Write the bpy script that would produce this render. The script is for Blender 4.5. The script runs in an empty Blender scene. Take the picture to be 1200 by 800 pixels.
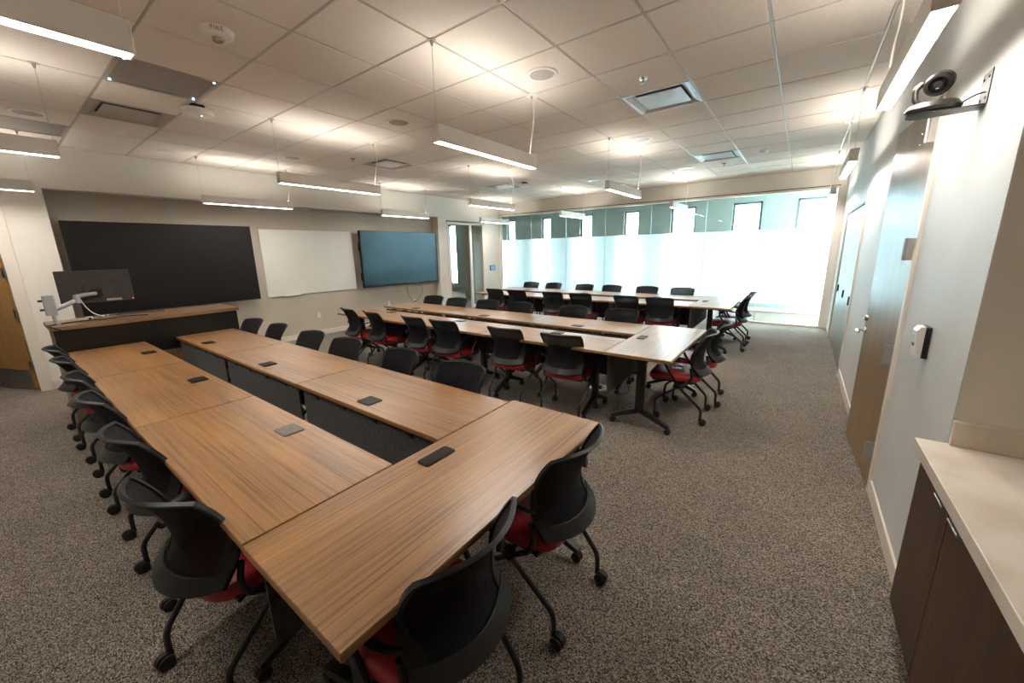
import bpy, bmesh, math, random
from mathutils import Vector, Matrix
random.seed(7)
S = bpy.context.scene
C = S.collection
PI = math.pi

# ------------------------------------------------------------------ camera
F, CY = 450.138, 391.353
YAW, PITCH, ROLL, CAMH = -0.640663, 0.214979, 0.020812, 1.64846
cam_d = bpy.data.cameras.new('camera'); cam = bpy.data.objects.new('camera', cam_d); C.objects.link(cam)
f_ = Vector((math.sin(YAW)*math.cos(PITCH), math.cos(YAW)*math.cos(PITCH), -math.sin(PITCH)))
r_ = Vector((math.cos(YAW), -math.sin(YAW), 0)); d_ = f_.cross(r_)
r2 = math.cos(ROLL)*r_ + math.sin(ROLL)*d_; d2 = -math.sin(ROLL)*r_ + math.cos(ROLL)*d_
cam.matrix_world = Matrix(((r2.x, -d2.x, -f_.x, 0), (r2.y, -d2.y, -f_.y, 0), (r2.z, -d2.z, -f_.z, CAMH), (0, 0, 0, 1)))
cam_d.sensor_width = 36; cam_d.lens = F/1200*36; cam_d.shift_y = -(400-CY)/1200
cam_d.clip_start = 0.02; cam_d.clip_end = 300
S.camera = cam
# ------------------------------------------------------------------ world, exposure
W = bpy.data.worlds.new('overcast_sky'); S.world = W; W.use_nodes = True
WN = W.node_tree; bg = WN.nodes['Background']
bg.inputs['Color'].default_value = (0.82, 0.94, 1.0, 1); bg.inputs['Strength'].default_value = 33.0
S.view_settings.view_transform = 'Standard'; S.view_settings.look = 'None'
S.view_settings.gamma = 1; S.view_settings.use_curve_mapping = False
S.view_settings.exposure = 0.62
LAMP_DOWN, LAMP_UP = 64.0, 21.0
LAMP_COL = (1.0, 0.94, 0.865)
S.cycles.caustics_reflective = False; S.cycles.caustics_refractive = False
S.cycles.sample_clamp_indirect = 25.0
S.cycles.max_bounces = 10; S.cycles.diffuse_bounces = 8; S.cycles.transparent_max_bounces = 24; S.cycles.transmission_bounces = 8

# ------------------------------------------------------------------ room dimensions
XF, XW, YW, ZC, ZH = -7.654, 0.546, 9.712, 3.030, 2.711
T = 0.6096; OX, OY = -2.758, 1.427
YB = -2.6          # wall behind the camera
XR = XF-0.25       # back of the screen recess
YO = 11.58         # outer wall of the corridor

# ------------------------------------------------------------------ materials
def lin(c):
    if isinstance(c, str): c = tuple(int(c[i:i+2], 16)/255 for i in (0, 2, 4))
    return tuple(x/12.92 if x <= 0.04045 else ((x+0.055)/1.055)**2.4 for x in c)
MAT = {}
def mat(name, col, rough=0.5, metal=0.0, spec=0.5, emit=None, estr=0.0, sheen=0.0, coat=0.0):
    m = bpy.data.materials.new(name); m.use_nodes = True
    b = m.node_tree.nodes['Principled BSDF']
    b.inputs['Base Color'].default_value = (*lin(col), 1); b.inputs['Roughness'].default_value = rough
    b.inputs['Metallic'].default_value = metal; b.inputs['Specular IOR Level'].default_value = spec
    if coat: b.inputs['Coat Weight'].default_value = coat; b.inputs['Coat Roughness'].default_value = 0.3
    if sheen: b.inputs['Sheen Weight'].default_value = sheen
    if emit: b.inputs['Emission Color'].default_value = (*emit, 1); b.inputs['Emission Strength'].default_value = estr
    MAT[name] = m; return m
def nd(m, t, **k):
    n = m.node_tree.nodes.new(t)
    for a, v in k.items(): setattr(n, a, v)
    return n
def lk(m, a, b): m.node_tree.links.new(a, b)
def noise_tint(m, c1, c2, scale, detail=3.0, stretch=(1, 1, 1), lo=0.35, hi=0.65, bump=0.0, coord='Object', rnd=False, dist=0.002):
    b = m.node_tree.nodes['Principled BSDF']
    tc = nd(m, 'ShaderNodeTexCoord'); mp = nd(m, 'ShaderNodeMapping'); mp.inputs['Scale'].default_value = stretch
    lk(m, tc.outputs[coord], mp.inputs['Vector'])
    if rnd:
        oi = nd(m, 'ShaderNodeObjectInfo'); mu = nd(m, 'ShaderNodeVectorMath', operation='SCALE'); mu.inputs[0].default_value = (37, 23, 11)
        lk(m, oi.outputs['Random'], mu.inputs['Scale']); lk(m, mu.outputs[0], mp.inputs['Location'])
    nz = nd(m, 'ShaderNodeTexNoise'); nz.inputs['Scale'].default_value = scale; nz.inputs['Detail'].default_value = detail
    lk(m, mp.outputs[0], nz.inputs['Vector'])
    r = nd(m, 'ShaderNodeValToRGB'); r.color_ramp.elements[0].position = lo; r.color_ramp.elements[1].position = hi
    r.color_ramp.elements[0].color = (*lin(c1), 1); r.color_ramp.elements[1].color = (*lin(c2), 1)
    lk(m, nz.outputs['Fac'], r.inputs['Fac']); lk(m, r.outputs['Color'], b.inputs['Base Color'])
    if bump:
        bp = nd(m, 'ShaderNodeBump'); bp.inputs['Strength'].default_value = bump; bp.inputs['Distance'].default_value = dist
        lk(m, nz.outputs['Fac'], bp.inputs['Height']); lk(m, bp.outputs[0], b.inputs['Normal'])
    return nz, r, mp, tc
def wood(name, c1, c2, c3, along='x', rough=0.38, scale=1.0, coat=0.0, rnd=True, spec=0.5):
    """long grain lines plus soft cathedral bands along one axis"""
    m = mat(name, c2, rough, spec=spec, coat=coat); b = m.node_tree.nodes['Principled BSDF']
    ai = 'xyz'.index(along)
    tc = nd(m, 'ShaderNodeTexCoord')
    def mapped(st, ac):
        mp = nd(m, 'ShaderNodeMapping'); s = [ac*scale]*3; s[ai] = st*scale; mp.inputs['Scale'].default_value = s
        lk(m, tc.outputs['Object'], mp.inputs['Vector'])
        if rnd:
            oi = nd(m, 'ShaderNodeObjectInfo'); mu = nd(m, 'ShaderNodeVectorMath', operation='SCALE'); mu.inputs[0].default_value = (37, 23, 11)
            lk(m, oi.outputs['Random'], mu.inputs['Scale']); lk(m, mu.outputs[0], mp.inputs['Location'])
        return mp.outputs[0]
    n1 = nd(m, 'ShaderNodeTexNoise'); n1.inputs['Scale'].default_value = 1; n1.inputs['Detail'].default_value = 6; n1.inputs['Roughness'].default_value = 0.65
    lk(m, mapped(1.0, 60), n1.inputs['Vector'])
    n2 = nd(m, 'ShaderNodeTexNoise'); n2.inputs['Scale'].default_value = 1; n2.inputs['Detail'].default_value = 2; n2.inputs['Distortion'].default_value = 0.6
    lk(m, mapped(0.75, 4.2), n2.inputs['Vector'])
    mm = nd(m, 'ShaderNodeMath', operation='MULTIPLY'); mm.inputs[1].default_value = 11.0; lk(m, n2.outputs['Fac'], mm.inputs[0])
    sn = nd(m, 'ShaderNodeMath', operation='SINE'); lk(m, mm.outputs[0], sn.inputs[0])
    sc0 = nd(m, 'ShaderNodeMath', operation='MULTIPLY_ADD'); sc0.inputs[1].default_value = 0.09; lk(m, sn.outputs[0], sc0.inputs[0]); lk(m, n1.outputs['Fac'], sc0.inputs[2])
    n3_ = nd(m, 'ShaderNodeTexNoise'); n3_.inputs['Scale'].default_value = 1; n3_.inputs['Detail'].default_value = 3; n3_.inputs['Distortion'].default_value = 0.2
    lk(m, mapped(1.6, 120), n3_.inputs['Vector'])
    mr = nd(m, 'ShaderNodeMapRange'); mr.inputs['From Min'].default_value = 0.33; mr.inputs['From Max'].default_value = 0.47; mr.inputs['To Min'].default_value = -0.20; mr.inputs['To Max'].default_value = 0.04
    lk(m, n3_.outputs['Fac'], mr.inputs['Value'])
    sc = nd(m, 'ShaderNodeMath', operation='ADD'); lk(m, sc0.outputs[0], sc.inputs[0]); lk(m, mr.outputs[0], sc.inputs[1])
    r = nd(m, 'ShaderNodeValToRGB'); e = r.color_ramp.elements
    e[0].position = 0.15; e[0].color = (*lin(c1), 1); e[1].position = 0.85; e[1].color = (*lin(c3), 1)
    k = e.new(0.5); k.color = (*lin(c2), 1)
    lk(m, sc.outputs[0], r.inputs['Fac']); lk(m, r.outputs['Color'], b.inputs['Base Color'])
    bp = nd(m, 'ShaderNodeBump'); bp.inputs['Strength'].default_value = 0.08; bp.inputs['Distance'].default_value = 0.001
    lk(m, n1.outputs['Fac'], bp.inputs['Height']); lk(m, bp.outputs[0], b.inputs['Normal'])
    return m

noise_tint(mat('wall_paint', 'ded8ce', 0.6, spec=0.3), 'dcd6cc', 'e1dcd3', 2.0)
noise_tint(mat('wall_cool', 'c2c3c0', 0.55, spec=0.35), 'c0c1be', 'c6c7c4', 2.0)
noise_tint(mat('wall_accent', 'beb3a4', 0.6, spec=0.3), 'bcb1a2', 'c2b8aa', 2.0)
noise_tint(mat('trim_paint', 'd8cfc2', 0.45), 'd6cdc0', 'dbd3c7', 3.0)
noise_tint(mat('tile_face', 'e2d9cf', 0.85, spec=0.2), 'dfd6cc', 'e5dcd2', 60.0, 4, bump=0.06, rnd=True)
noise_tint(mat('grid_metal', 'b9b0a5', 0.4), 'b6ada2', 'bdb4aa', 5.0)
noise_tint(mat('plenum', '8a847c', 0.9), '88827a', '8d877f', 3.0)
cp = mat('carpet', '6f665c', 0.95, spec=0.1, sheen=0.1)
def carpet_nodes(m):
    b = m.node_tree.nodes['Principled BSDF']; tc = nd(m, 'ShaderNodeTexCoord')
    mp = nd(m, 'ShaderNodeMapping'); mp.inputs['Scale'].default_value = (120, 170, 120); mp.inputs['Rotation'].default_value = (0, 0, 0.25)
    lk(m, tc.outputs['Object'], mp.inputs['Vector'])
    n = nd(m, 'ShaderNodeTexNoise'); n.inputs['Scale'].default_value = 1.0; n.inputs['Detail'].default_value = 2.5; n.inputs['Roughness'].default_value = 0.7
    lk(m, mp.outputs[0], n.inputs['Vector'])
    r = nd(m, 'ShaderNodeValToRGB'); e = r.color_ramp.elements
    e[0].position = 0.37; e[0].color = (*lin('1e1a16'), 1); e[1].position = 0.65; e[1].color = (*lin('ada192'), 1)
    k = e.new(0.5); k.color = (*lin('665d54'), 1)
    vo = nd(m, 'ShaderNodeTexVoronoi'); vo.inputs['Scale'].default_value = 1.75; lk(m, mp.outputs[0], vo.inputs['Vector'])
    sp = nd(m, 'ShaderNodeSeparateColor'); lk(m, vo.outputs['Color'], sp.inputs[0])
    mv = nd(m, 'ShaderNodeMath', operation='MULTIPLY_ADD'); mv.inputs[1].default_value = 0.30; lk(m, sp.outputs[0], mv.inputs[0])
    ms_ = nd(m, 'ShaderNodeMath', operation='MULTIPLY_ADD'); ms_.inputs[1].default_value = 0.55; ms_.inputs[2].default_value = 0.085; lk(m, n.outputs['Fac'], ms_.inputs[0]); lk(m, ms_.outputs[0], mv.inputs[2])
    lk(m, mv.outputs[0], r.inputs['Fac'])
    n2 = nd(m, 'ShaderNodeTexNoise'); n2.inputs['Scale'].default_value = 2.2; n2.inputs['Detail'].default_value = 5; lk(m, tc.outputs['Object'], n2.inputs['Vector'])
    r2_ = nd(m, 'ShaderNodeValToRGB'); r2_.color_ramp.elements[0].position = 0.3; r2_.color_ramp.elements[0].color = (0.86, 0.86, 0.86, 1)
    r2_.color_ramp.elements[1].position = 0.7; r2_.color_ramp.elements[1].color = (1.06, 1.06, 1.06, 1)
    lk(m, n2.outputs['Fac'], r2_.inputs['Fac'])
    mx = nd(m, 'ShaderNodeMix', data_type='RGBA', blend_type='MULTIPLY'); mx.inputs[0].default_value = 1.0
    lk(m, r.outputs['Color'], mx.inputs[6]); lk(m, r2_.outputs['Color'], mx.inputs[7]); lk(m, mx.outputs[2], b.inputs['Base Color'])
    bp = nd(m, 'ShaderNodeBump'); bp.inputs['Strength'].default_value = 0.35; bp.inputs['Distance'].default_value = 0.004
    lk(m, n.outputs['Fac'], bp.inputs['Height']); lk(m, bp.outputs[0], b.inputs['Normal'])
carpet_nodes(cp)
wood('table_wood', '5c3e21', '996d3d', 'b4874e', 'x', 0.36, spec=0.7, coat=0.3)
wood('table_edge', '7a5630', '8e6638', '9d7444', 'x', 0.45)
wood('lectern_wood', '5f4732', '83654a', '9a7a5b', 'y', 0.4)
wood('lectern_side', '5f4732', '7f6248', '957656', 'z', 0.4)
wood('door_oak', '8f6a3c', 'a87f49', 'b88f58', 'z', 0.4)
wood('door_grey', '6b5035', '86673f', '997a52', 'z', 0.3)
wood('closet_wood', '5a544c', '6d665d', '7a7269', 'z', 0.36)
wood('cabinet_wood', '2b1b10', '452d1d', '5a3d27', 'z', 0.45, spec=0.25)
noise_tint(mat('quartz', 'd9cfc2', 0.25), 'cfc2b2', 'dfd6ca', 3.5, 5, lo=0.4, hi=0.6)
noise_tint(mat('black_plastic', '131314', 0.5, spec=0.35), '111112', '171718', 30)
noise_tint(mat('frame_plastic', '181818', 0.45, spec=0.35), '151515', '1c1c1c', 30)
noise_tint(mat('black_metal', '121213', 0.3, spec=0.6), '101011', '161617', 20)
noise_tint(mat('rubber', '161616', 0.6), '131313', '1a1a1a', 30)
noise_tint(mat('red_fabric', '9c1a20', 0.42, spec=0.6), '92171d', 'a61e24', 160, 2, bump=0.1, dist=0.001)
noise_tint(mat('felt', '3f3c3a', 0.95, spec=0.1, sheen=0.15), '35322f', '4a4643', 45, 4, bump=0.3)
noise_tint(mat('black_gloss', '0a0a0b', 0.12), '09090a', '0c0c0d', 4)
noise_tint(mat('lectern_black', '100e0d', 0.3), '0e0c0b', '13110f', 6)
noise_tint(mat('screen_black', '141112', 0.3, spec=0.4), '131011', '161314', 4)
noise_tint(mat('screen_teal_reflection', '0b1418', 0.22, spec=1.0), '0a1317', '0d161a', 4)  # teal window reflection put into the base colour and specular tint
for k_, v_ in (('IOR', 1.5), ('Roughness', 0.3), ('Specular IOR Level', 0.75), ('Specular Tint', (0.6, 0.88, 1.0, 1))): MAT['screen_teal_reflection'].node_tree.nodes['Principled BSDF'].inputs[k_].default_value = v_
noise_tint(mat('monitor_grey', '3b3736', 0.5), '383433', '3e3a39', 20)
noise_tint(mat('board_white', 'e4e2da', 0.18, coat=0.4), 'e2e0d8', 'e6e4dd', 2)
noise_tint(mat('white_plastic', 'e6e2db', 0.4), 'e3dfd8', 'e9e5de', 10)
noise_tint(mat('lamp_white', 'efebe5', 0.4), 'ede9e3', 'f1ede8', 10)
noise_tint(mat('grey_panel', '8f877e', 0.55), '8c847b', '938b82', 10)
noise_tint(mat('vent_grey', 'a8a097', 0.35), 'a59d94', 'aca49b', 10)
noise_tint(mat('dark_gap', '2a2724', 0.8), '272421', '2d2a27', 10)
noise_tint(mat('steel', 'c2c0bd', 0.22, metal=1.0), 'bdbbb8', 'c8c6c3', 12, stretch=(1, 30, 1))
noise_tint(mat('hinge_steel', '8d8a86', 0.35, metal=1.0), '888581', '93908c', 12)
noise_tint(mat('hinge_bright', 'a9a8a6', 0.35, metal=0.6), 'a5a4a2', 'adacaa', 12)
noise_tint(mat('aluminium', 'b5b6b8', 0.3, metal=1.0), 'b0b1b3', 'babbbd', 12)
noise_tint(mat('silver_paint', 'a9abad', 0.35, metal=0.3), 'a6a8aa', 'acaeb0', 12)
noise_tint(mat('kick_plate', '77716a', 0.4, metal=0.6), '736d66', '7c766f', 8)
noise_tint(mat('module_black', '0c0c0d', 0.4, spec=0.2), '0b0b0c', '0e0e0f', 20)
noise_tint(mat('module_grey', '6a635b', 0.4, metal=0.3), '675f58', '6e675f', 20)
noise_tint(mat('outer_wall', '9fafaa', 0.6, spec=0.2), '9baba5', 'a3b3ae', 2)
noise_tint(mat('jamb_dark', '5c6f6c', 0.5), '586b68', '607370', 4)
noise_tint(mat('white_cable', 'e6e0d6', 0.5), 'e2dcd2', 'e9e3d9', 10)
noise_tint(mat('grey_cable', '77746f', 0.5), '73706b', '7b7873', 10)
noise_tint(mat('camera_brown', '1f1a18', 0.38), '1c1715', '231e1c', 20)
noise_tint(mat('lens_glass', '050507', 0.05), '050507', '08080b', 20)
noise_tint(mat('red_text', 'b3302a', 0.5), 'b02d27', 'b6332d', 20)
noise_tint(mat('facade', 'b9c4c9', 0.7), 'b4bfc4', 'bec9ce', 1)
noise_tint(mat('facade_glass', '6f9fb0', 0.2), '6a9aab', '74a4b5', 1)
noise_tint(mat('street', '9a9c9b', 0.9), '959796', '9fa1a0', 0.5)
mat('lamp_down', 'ffffff', 0.5, emit=LAMP_COL, estr=LAMP_DOWN)
mat('lamp_up', 'ffffff', 0.5, emit=LAMP_COL, estr=LAMP_UP)
mat('touch_screen', '3a6ea0', 0.1, emit=(0.12, 0.3, 0.5), estr=0.6)
mat('glow_blue', 'd8f0ff', 0.3, emit=(0.55, 0.85, 1.0), estr=3.0)  # on the ceiling panel this glow stands in for blue reflections
mat('led_red', 'ff3030', 0.3, emit=(1.0, 0.15, 0.12), estr=1.5)

def glass_mat(name, tint, amount=0.10):
    m = bpy.data.materials.new(name); m.use_nodes = True; nt = m.node_tree
    nt.nodes.remove(nt.nodes['Principled BSDF']); out = nt.nodes['Material Output']
    tr = nd(m, 'ShaderNodeBsdfTransparent'); tr.inputs['Color'].default_value = (*tint, 1)
    gl = nd(m, 'ShaderNodeBsdfGlossy'); gl.inputs['Roughness'].default_value = 0.0; gl.inputs['Color'].default_value = (0.9, 1, 0.98, 1)
    fr = nd(m, 'ShaderNodeFresnel'); fr.inputs['IOR'].default_value = 1.45
    ge = nd(m, 'ShaderNodeNewGeometry'); su = nd(m, 'ShaderNodeMath', operation='SUBTRACT'); su.inputs[0].default_value = 1.0; lk(m, ge.outputs['Backfacing'], su.inputs[1])
    mu = nd(m, 'ShaderNodeMath', operation='MULTIPLY'); lk(m, fr.outputs[0], mu.inputs[0]); lk(m, su.outputs[0], mu.inputs[1])   # the far face of a pane adds no mirror of its own
    mx = nd(m, 'ShaderNodeMixShader'); lk(m, mu.outputs[0], mx.inputs[0]); lk(m, tr.outputs[0], mx.inputs[1]); lk(m, gl.outputs[0], mx.inputs[2])
    lk(m, mx.outputs[0], out.inputs['Surface']); MAT[name] = m; return m
glass_mat('clear_glass', (0.93, 0.975, 0.97)); glass_mat('outer_glass', (0.97, 0.99, 0.99))
def film_mat():
    m = bpy.data.materials.new('frosted_film'); m.use_nodes = True; nt = m.node_tree
    nt.nodes.remove(nt.nodes['Principled BSDF']); out = nt.nodes['Material Output']
    rf = nd(m, 'ShaderNodeBsdfRefraction'); rf.inputs['Roughness'].default_value = 0.42; rf.inputs['IOR'].default_value = 1.4; rf.inputs['Color'].default_value = (0.98, 0.99, 0.99, 1)
    tl = nd(m, 'ShaderNodeBsdfTranslucent'); tl.inputs['Color'].default_value = (0.96, 0.99, 0.99, 1)
    df = nd(m, 'ShaderNodeBsdfDiffuse'); df.inputs['Color'].default_value = (0.85, 0.92, 0.92, 1)
    m1 = nd(m, 'ShaderNodeMixShader'); m1.inputs[0].default_value = 0.55; lk(m, rf.outputs[0], m1.inputs[1]); lk(m, tl.outputs[0], m1.inputs[2])
    m2 = nd(m, 'ShaderNodeMixShader'); m2.inputs[0].default_value = 0.12; lk(m, m1.outputs[0], m2.inputs[1]); lk(m, df.outputs[0], m2.inputs[2])
    lk(m, m2.outputs[0], out.inputs['Surface']); MAT['frosted_film'] = m
film_mat()
def film_back():  # added half-clear back face that lets sky light reach the film
    m = bpy.data.materials.new('film_light_pass'); m.use_nodes = True; nt = m.node_tree
    nt.nodes.remove(nt.nodes['Principled BSDF']); out = nt.nodes['Material Output']
    rf = nd(m, 'ShaderNodeBsdfRefraction'); rf.inputs['Roughness'].default_value = 0.35; rf.inputs['IOR'].default_value = 1.4; rf.inputs['Color'].default_value = (0.98, 0.99, 0.99, 1)
    tr = nd(m, 'ShaderNodeBsdfTransparent'); tr.inputs['Color'].default_value = (0.98, 0.99, 0.99, 1)
    mx = nd(m, 'ShaderNodeMixShader'); mx.inputs[0].default_value = 0.4; lk(m, tr.outputs[0], mx.inputs[1]); lk(m, rf.outputs[0], mx.inputs[2])
    lk(m, mx.outputs[0], out.inputs['Surface']); MAT['film_light_pass'] = m
film_back()
def mesh_fabric():
    m = mat('mesh_fabric', '1b1c1f', 0.75, spec=0.2); nt = m.node_tree; b = nt.nodes['Principled BSDF']; out = nt.nodes['Material Output']
    tc = nd(m, 'ShaderNodeTexCoord'); nz = nd(m, 'ShaderNodeTexNoise'); nz.inputs['Scale'].default_value = 220; nz.inputs['Detail'].default_value = 1
    lk(m, tc.outputs['Object'], nz.inputs['Vector'])
    mr = nd(m, 'ShaderNodeMapRange'); mr.inputs['To Min'].default_value = 0.05; mr.inputs['To Max'].default_value = 0.22; lk(m, nz.outputs['Fac'], mr.inputs['Value'])
    tr = nd(m, 'ShaderNodeBsdfTransparent'); mx = nd(m, 'ShaderNodeMixShader')
    lk(m, mr.outputs[0], mx.inputs[0]); lk(m, b.outputs[0], mx.inputs[1]); lk(m, tr.outputs[0], mx.inputs[2]); lk(m, mx.outputs[0], out.inputs['Surface'])
mesh_fabric()

# ------------------------------------------------------------------ geometry helpers
class B:
    def __init__(s): s.bm = bmesh.new()
    def box(s, x0, x1, y0, y1, z0, z1, bevel=0, M=None, seg=1):
        vs = [s.bm.verts.new((x, y, z)) for x in (x0, x1) for y in (y0, y1) for z in (z0, z1)]
        fs = [s.bm.faces.new([vs[i] for i in q]) for q in ((0,1,3,2),(4,6,7,5),(0,4,5,1),(2,3,7,6),(0,2,6,4),(1,5,7,3))]
        if bevel:
            es = list({e for f in fs for e in f.edges})
            r = bmesh.ops.bevel(s.bm, geom=es, offset=bevel, segments=seg, affect='EDGES', profile=0.5)
            vs = list({v for f in r['faces'] for v in f.verts} | {v for v in vs if v.is_valid})
        if M is not None: bmesh.ops.transform(s.bm, matrix=M, verts=[v for v in vs if v.is_valid])
        return s
    def tube(s, pts, r, seg=8, closed=False, flat=None):
        pts = [Vector(p) for p in pts]; n = len(pts); rings = []
        up0 = None
        for i, p in enumerate(pts):
            a = pts[(i-1) % n] if (closed or i > 0) else p; b = pts[(i+1) % n] if (closed or i < n-1) else p
            t = (b-a).normalized()
            if up0 is None:
                up0 = Vector((0, 0, 1)) if abs(t.z) < 0.9 else Vector((1, 0, 0))
            u = (up0 - t*up0.dot(t)).normalized(); v = t.cross(u); up0 = u
            rr = r[i] if isinstance(r, (list, tuple)) else r
            ru, rv = (rr, rr) if flat is None else (rr*flat, rr)
            rings.append([s.bm.verts.new(p + u*math.cos(2*PI*k/seg)*ru + v*math.sin(2*PI*k/seg)*rv) for k in range(seg)])
        m = n if closed else n-1
        for i in range(m):
            A, D = rings[i], rings[(i+1) % n]
            for k in range(seg): s.bm.faces.new((A[k], A[(k+1) % seg], D[(k+1) % seg], D[k]))
        if not closed:
            s.bm.faces.new(rings[0][::-1]); s.bm.faces.new(rings[-1])
        return s
    def lathe(s, prof, seg=20, o=(0, 0, 0), axis='z', sx=1, sy=1):
        rings = []
        for r, z in prof:
            ring = []
            for k in range(seg):
                a = 2*PI*k/seg; x, y = r*math.cos(a)*sx, r*math.sin(a)*sy
                p = {'z': (x, y, z), 'x': (z, x, y), 'y': (y, z, x)}[axis]
                ring.append(s.bm.verts.new((p[0]+o[0], p[1]+o[1], p[2]+o[2])))
            rings.append(ring)
        for A, D in zip(rings, rings[1:]):
            for k in range(seg): s.bm.faces.new((A[k], A[(k+1) % seg], D[(k+1) % seg], D[k]))
        s.bm.faces.new(rings[0][::-1]); s.bm.faces.new(rings[-1]); return s
    def prism(s, poly, a0, a1, axis='z'):
        def P(u, v, w): return {'z': (u, v, w), 'y': (u, w, v), 'x': (w, u, v)}[axis]
        A = [s.bm.verts.new(P(u, v, a0)) for u, v in poly]; D = [s.bm.verts.new(P(u, v, a1)) for u, v in poly]
        n = len(poly); s.bm.faces.new(A[::-1]); s.bm.faces.new(D)
        for k in range(n): s.bm.faces.new((A[k], A[(k+1) % n], D[(k+1) % n], D[k]))
        return s
    def shell(s, fn, u0, u1, v0, v1, nu, nv, th):
        """closed slab on surface fn(u,v) with thickness th(along local normal approximated by fn2)"""
        F_, K = [], []
        for i in range(nu+1):
            a, b = [], []
            for j in range(nv+1):
                u = u0+(u1-u0)*i/nu; v = v0+(v1-v0)*j/nv; e = 1e-3
                p = Vector(fn(u, v)); du = Vector(fn(u+e, v))-Vector(fn(u-e, v)); dv = Vector(fn(u, v+e))-Vector(fn(u, v-e))
                n = du.cross(dv).normalized(); t0, t1 = th
                a.append(s.bm.verts.new(p+n*t0)); b.append(s.bm.verts.new(p+n*t1))
            F_.append(a); K.append(b)
        for i in range(nu):
            for j in range(nv):
                s.bm.faces.new((F_[i][j], F_[i][j+1], F_[i+1][j+1], F_[i+1][j])); s.bm.faces.new((K[i][j], K[i+1][j], K[i+1][j+1], K[i][j+1]))
        for i in range(nu):
            s.bm.faces.new((F_[i][0], F_[i+1][0], K[i+1][0], K[i][0])); s.bm.faces.new((F_[i][nv], K[i][nv], K[i+1][nv], F_[i+1][nv]))
        for j in range(nv):
            s.bm.faces.new((F_[0][j], K[0][j], K[0][j+1], F_[0][j+1])); s.bm.faces.new((F_[nu][j], F_[nu][j+1], K[nu][j+1], K[nu][j]))
        return s
    def mesh(s, name, smooth=False, angle=None):
        bmesh.ops.recalc_face_normals(s.bm, faces=s.bm.faces[:])
        me = bpy.data.meshes.new(name); s.bm.to_mesh(me); s.bm.free()
        if smooth:
            me.polygons.foreach_set('use_smooth', [True]*len(me.polygons)); me.set_sharp_from_angle(angle=math.radians(angle or 40))
        return me
def obj(name, b, material, parent=None, smooth=False, loc=None, rotz=None):
    me = b.mesh(name, smooth) if isinstance(b, B) else b
    if not me.materials: me.materials.append(MAT[material])
    o = bpy.data.objects.new(name, me); C.objects.link(o)
    if parent is not None: o.parent = parent
    if loc is not None: o.location = loc
    if rotz is not None: o.rotation_euler = (0, 0, rotz)
    return o
def tag(o, label, cat, group=None):
    o['label'] = label; o['category'] = cat
    if group: o['group'] = group
    return o
def thing(name, label, cat, loc=(0, 0, 0), rotz=0, group=None):
    o = bpy.data.objects.new(name, None); C.objects.link(o); o.empty_display_size = 0.1
    o.location = loc; o.rotation_euler = (0, 0, rotz); return tag(o, label, cat, group)
def struct(name, b, material, label=None):
    o = obj(name, b, material); o['kind'] = 'structure'
    if label: o['label'] = label
    return o
def dup(root, loc, rotz, label):
    r = root.copy(); C.objects.link(r); r.location = loc; r.rotation_euler = (0, 0, rotz); r['label'] = label
    for ch in root.children:
        c = ch.copy(); C.objects.link(c); c.parent = r
        for g in ch.children:
            d = g.copy(); C.objects.link(d); d.parent = c
    return r
def bez(p0, p1, p2, p3, n=12):
    p = [Vector(q) for q in (p0, p1, p2, p3)]
    return [p[0]*(1-t)**3 + p[1]*3*t*(1-t)**2 + p[2]*3*t*t*(1-t) + p[3]*t**3 for t in (i/n for i in range(n+1))]
def fillet(pts, r, n=4):
    pts = [Vector(p) for p in pts]; out = [pts[0]]
    for a, b, c in zip(pts, pts[1:], pts[2:]):
        d1 = (a-b); d2_ = (c-b); k = min(r, d1.length*0.45, d2_.length*0.45)
        p = b+d1.normalized()*k; q = b+d2_.normalized()*k
        for i in range(n+1):
            t = i/n; out.append(p*(1-t)**2 + b*2*t*(1-t) + q*t*t)
    out.append(pts[-1]); return out

# ------------------------------------------------------------------ setting: floor, ceiling
XL, YE = -13.5, 12.2
struct('floor', B().box(XL, 1.6, YB-0.1, YE, -0.12, 0), 'carpet', 'grey brown speckled loop carpet')
ceil = struct('ceiling', B().box(XL, 1.6, YB-0.1, YE, ZC+0.034, ZC+0.16), 'plenum', 'suspended ceiling of square tiles')
TILE_CACHE = {}
def tile(x0, x1, y0, y1):
    w, d = round(x1-x0, 3), round(y1-y0, 3)
    if (w, d) not in TILE_CACHE:
        b = B(); g = 0.0095
        b.box(-w/2+g, w/2-g, -d/2+g, d/2-g, 0, 0.028, bevel=0.003)
        TILE_CACHE[(w, d)] = b.mesh('tile')
    return obj('tile', TILE_CACHE[(w, d)], 'tile_face', ceil, loc=((x0+x1)/2, (y0+y1)/2, ZC))
xs = [XF] + [OX+i*T for i in range(-7, 6)] + [XW]
ys = [OY+j*T for j in range(-4, 14)] + [YW]
xs = [x for i, x in enumerate(xs)]
def TX(i): return OX+i*T
def TY(j): return OY+j*T
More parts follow.
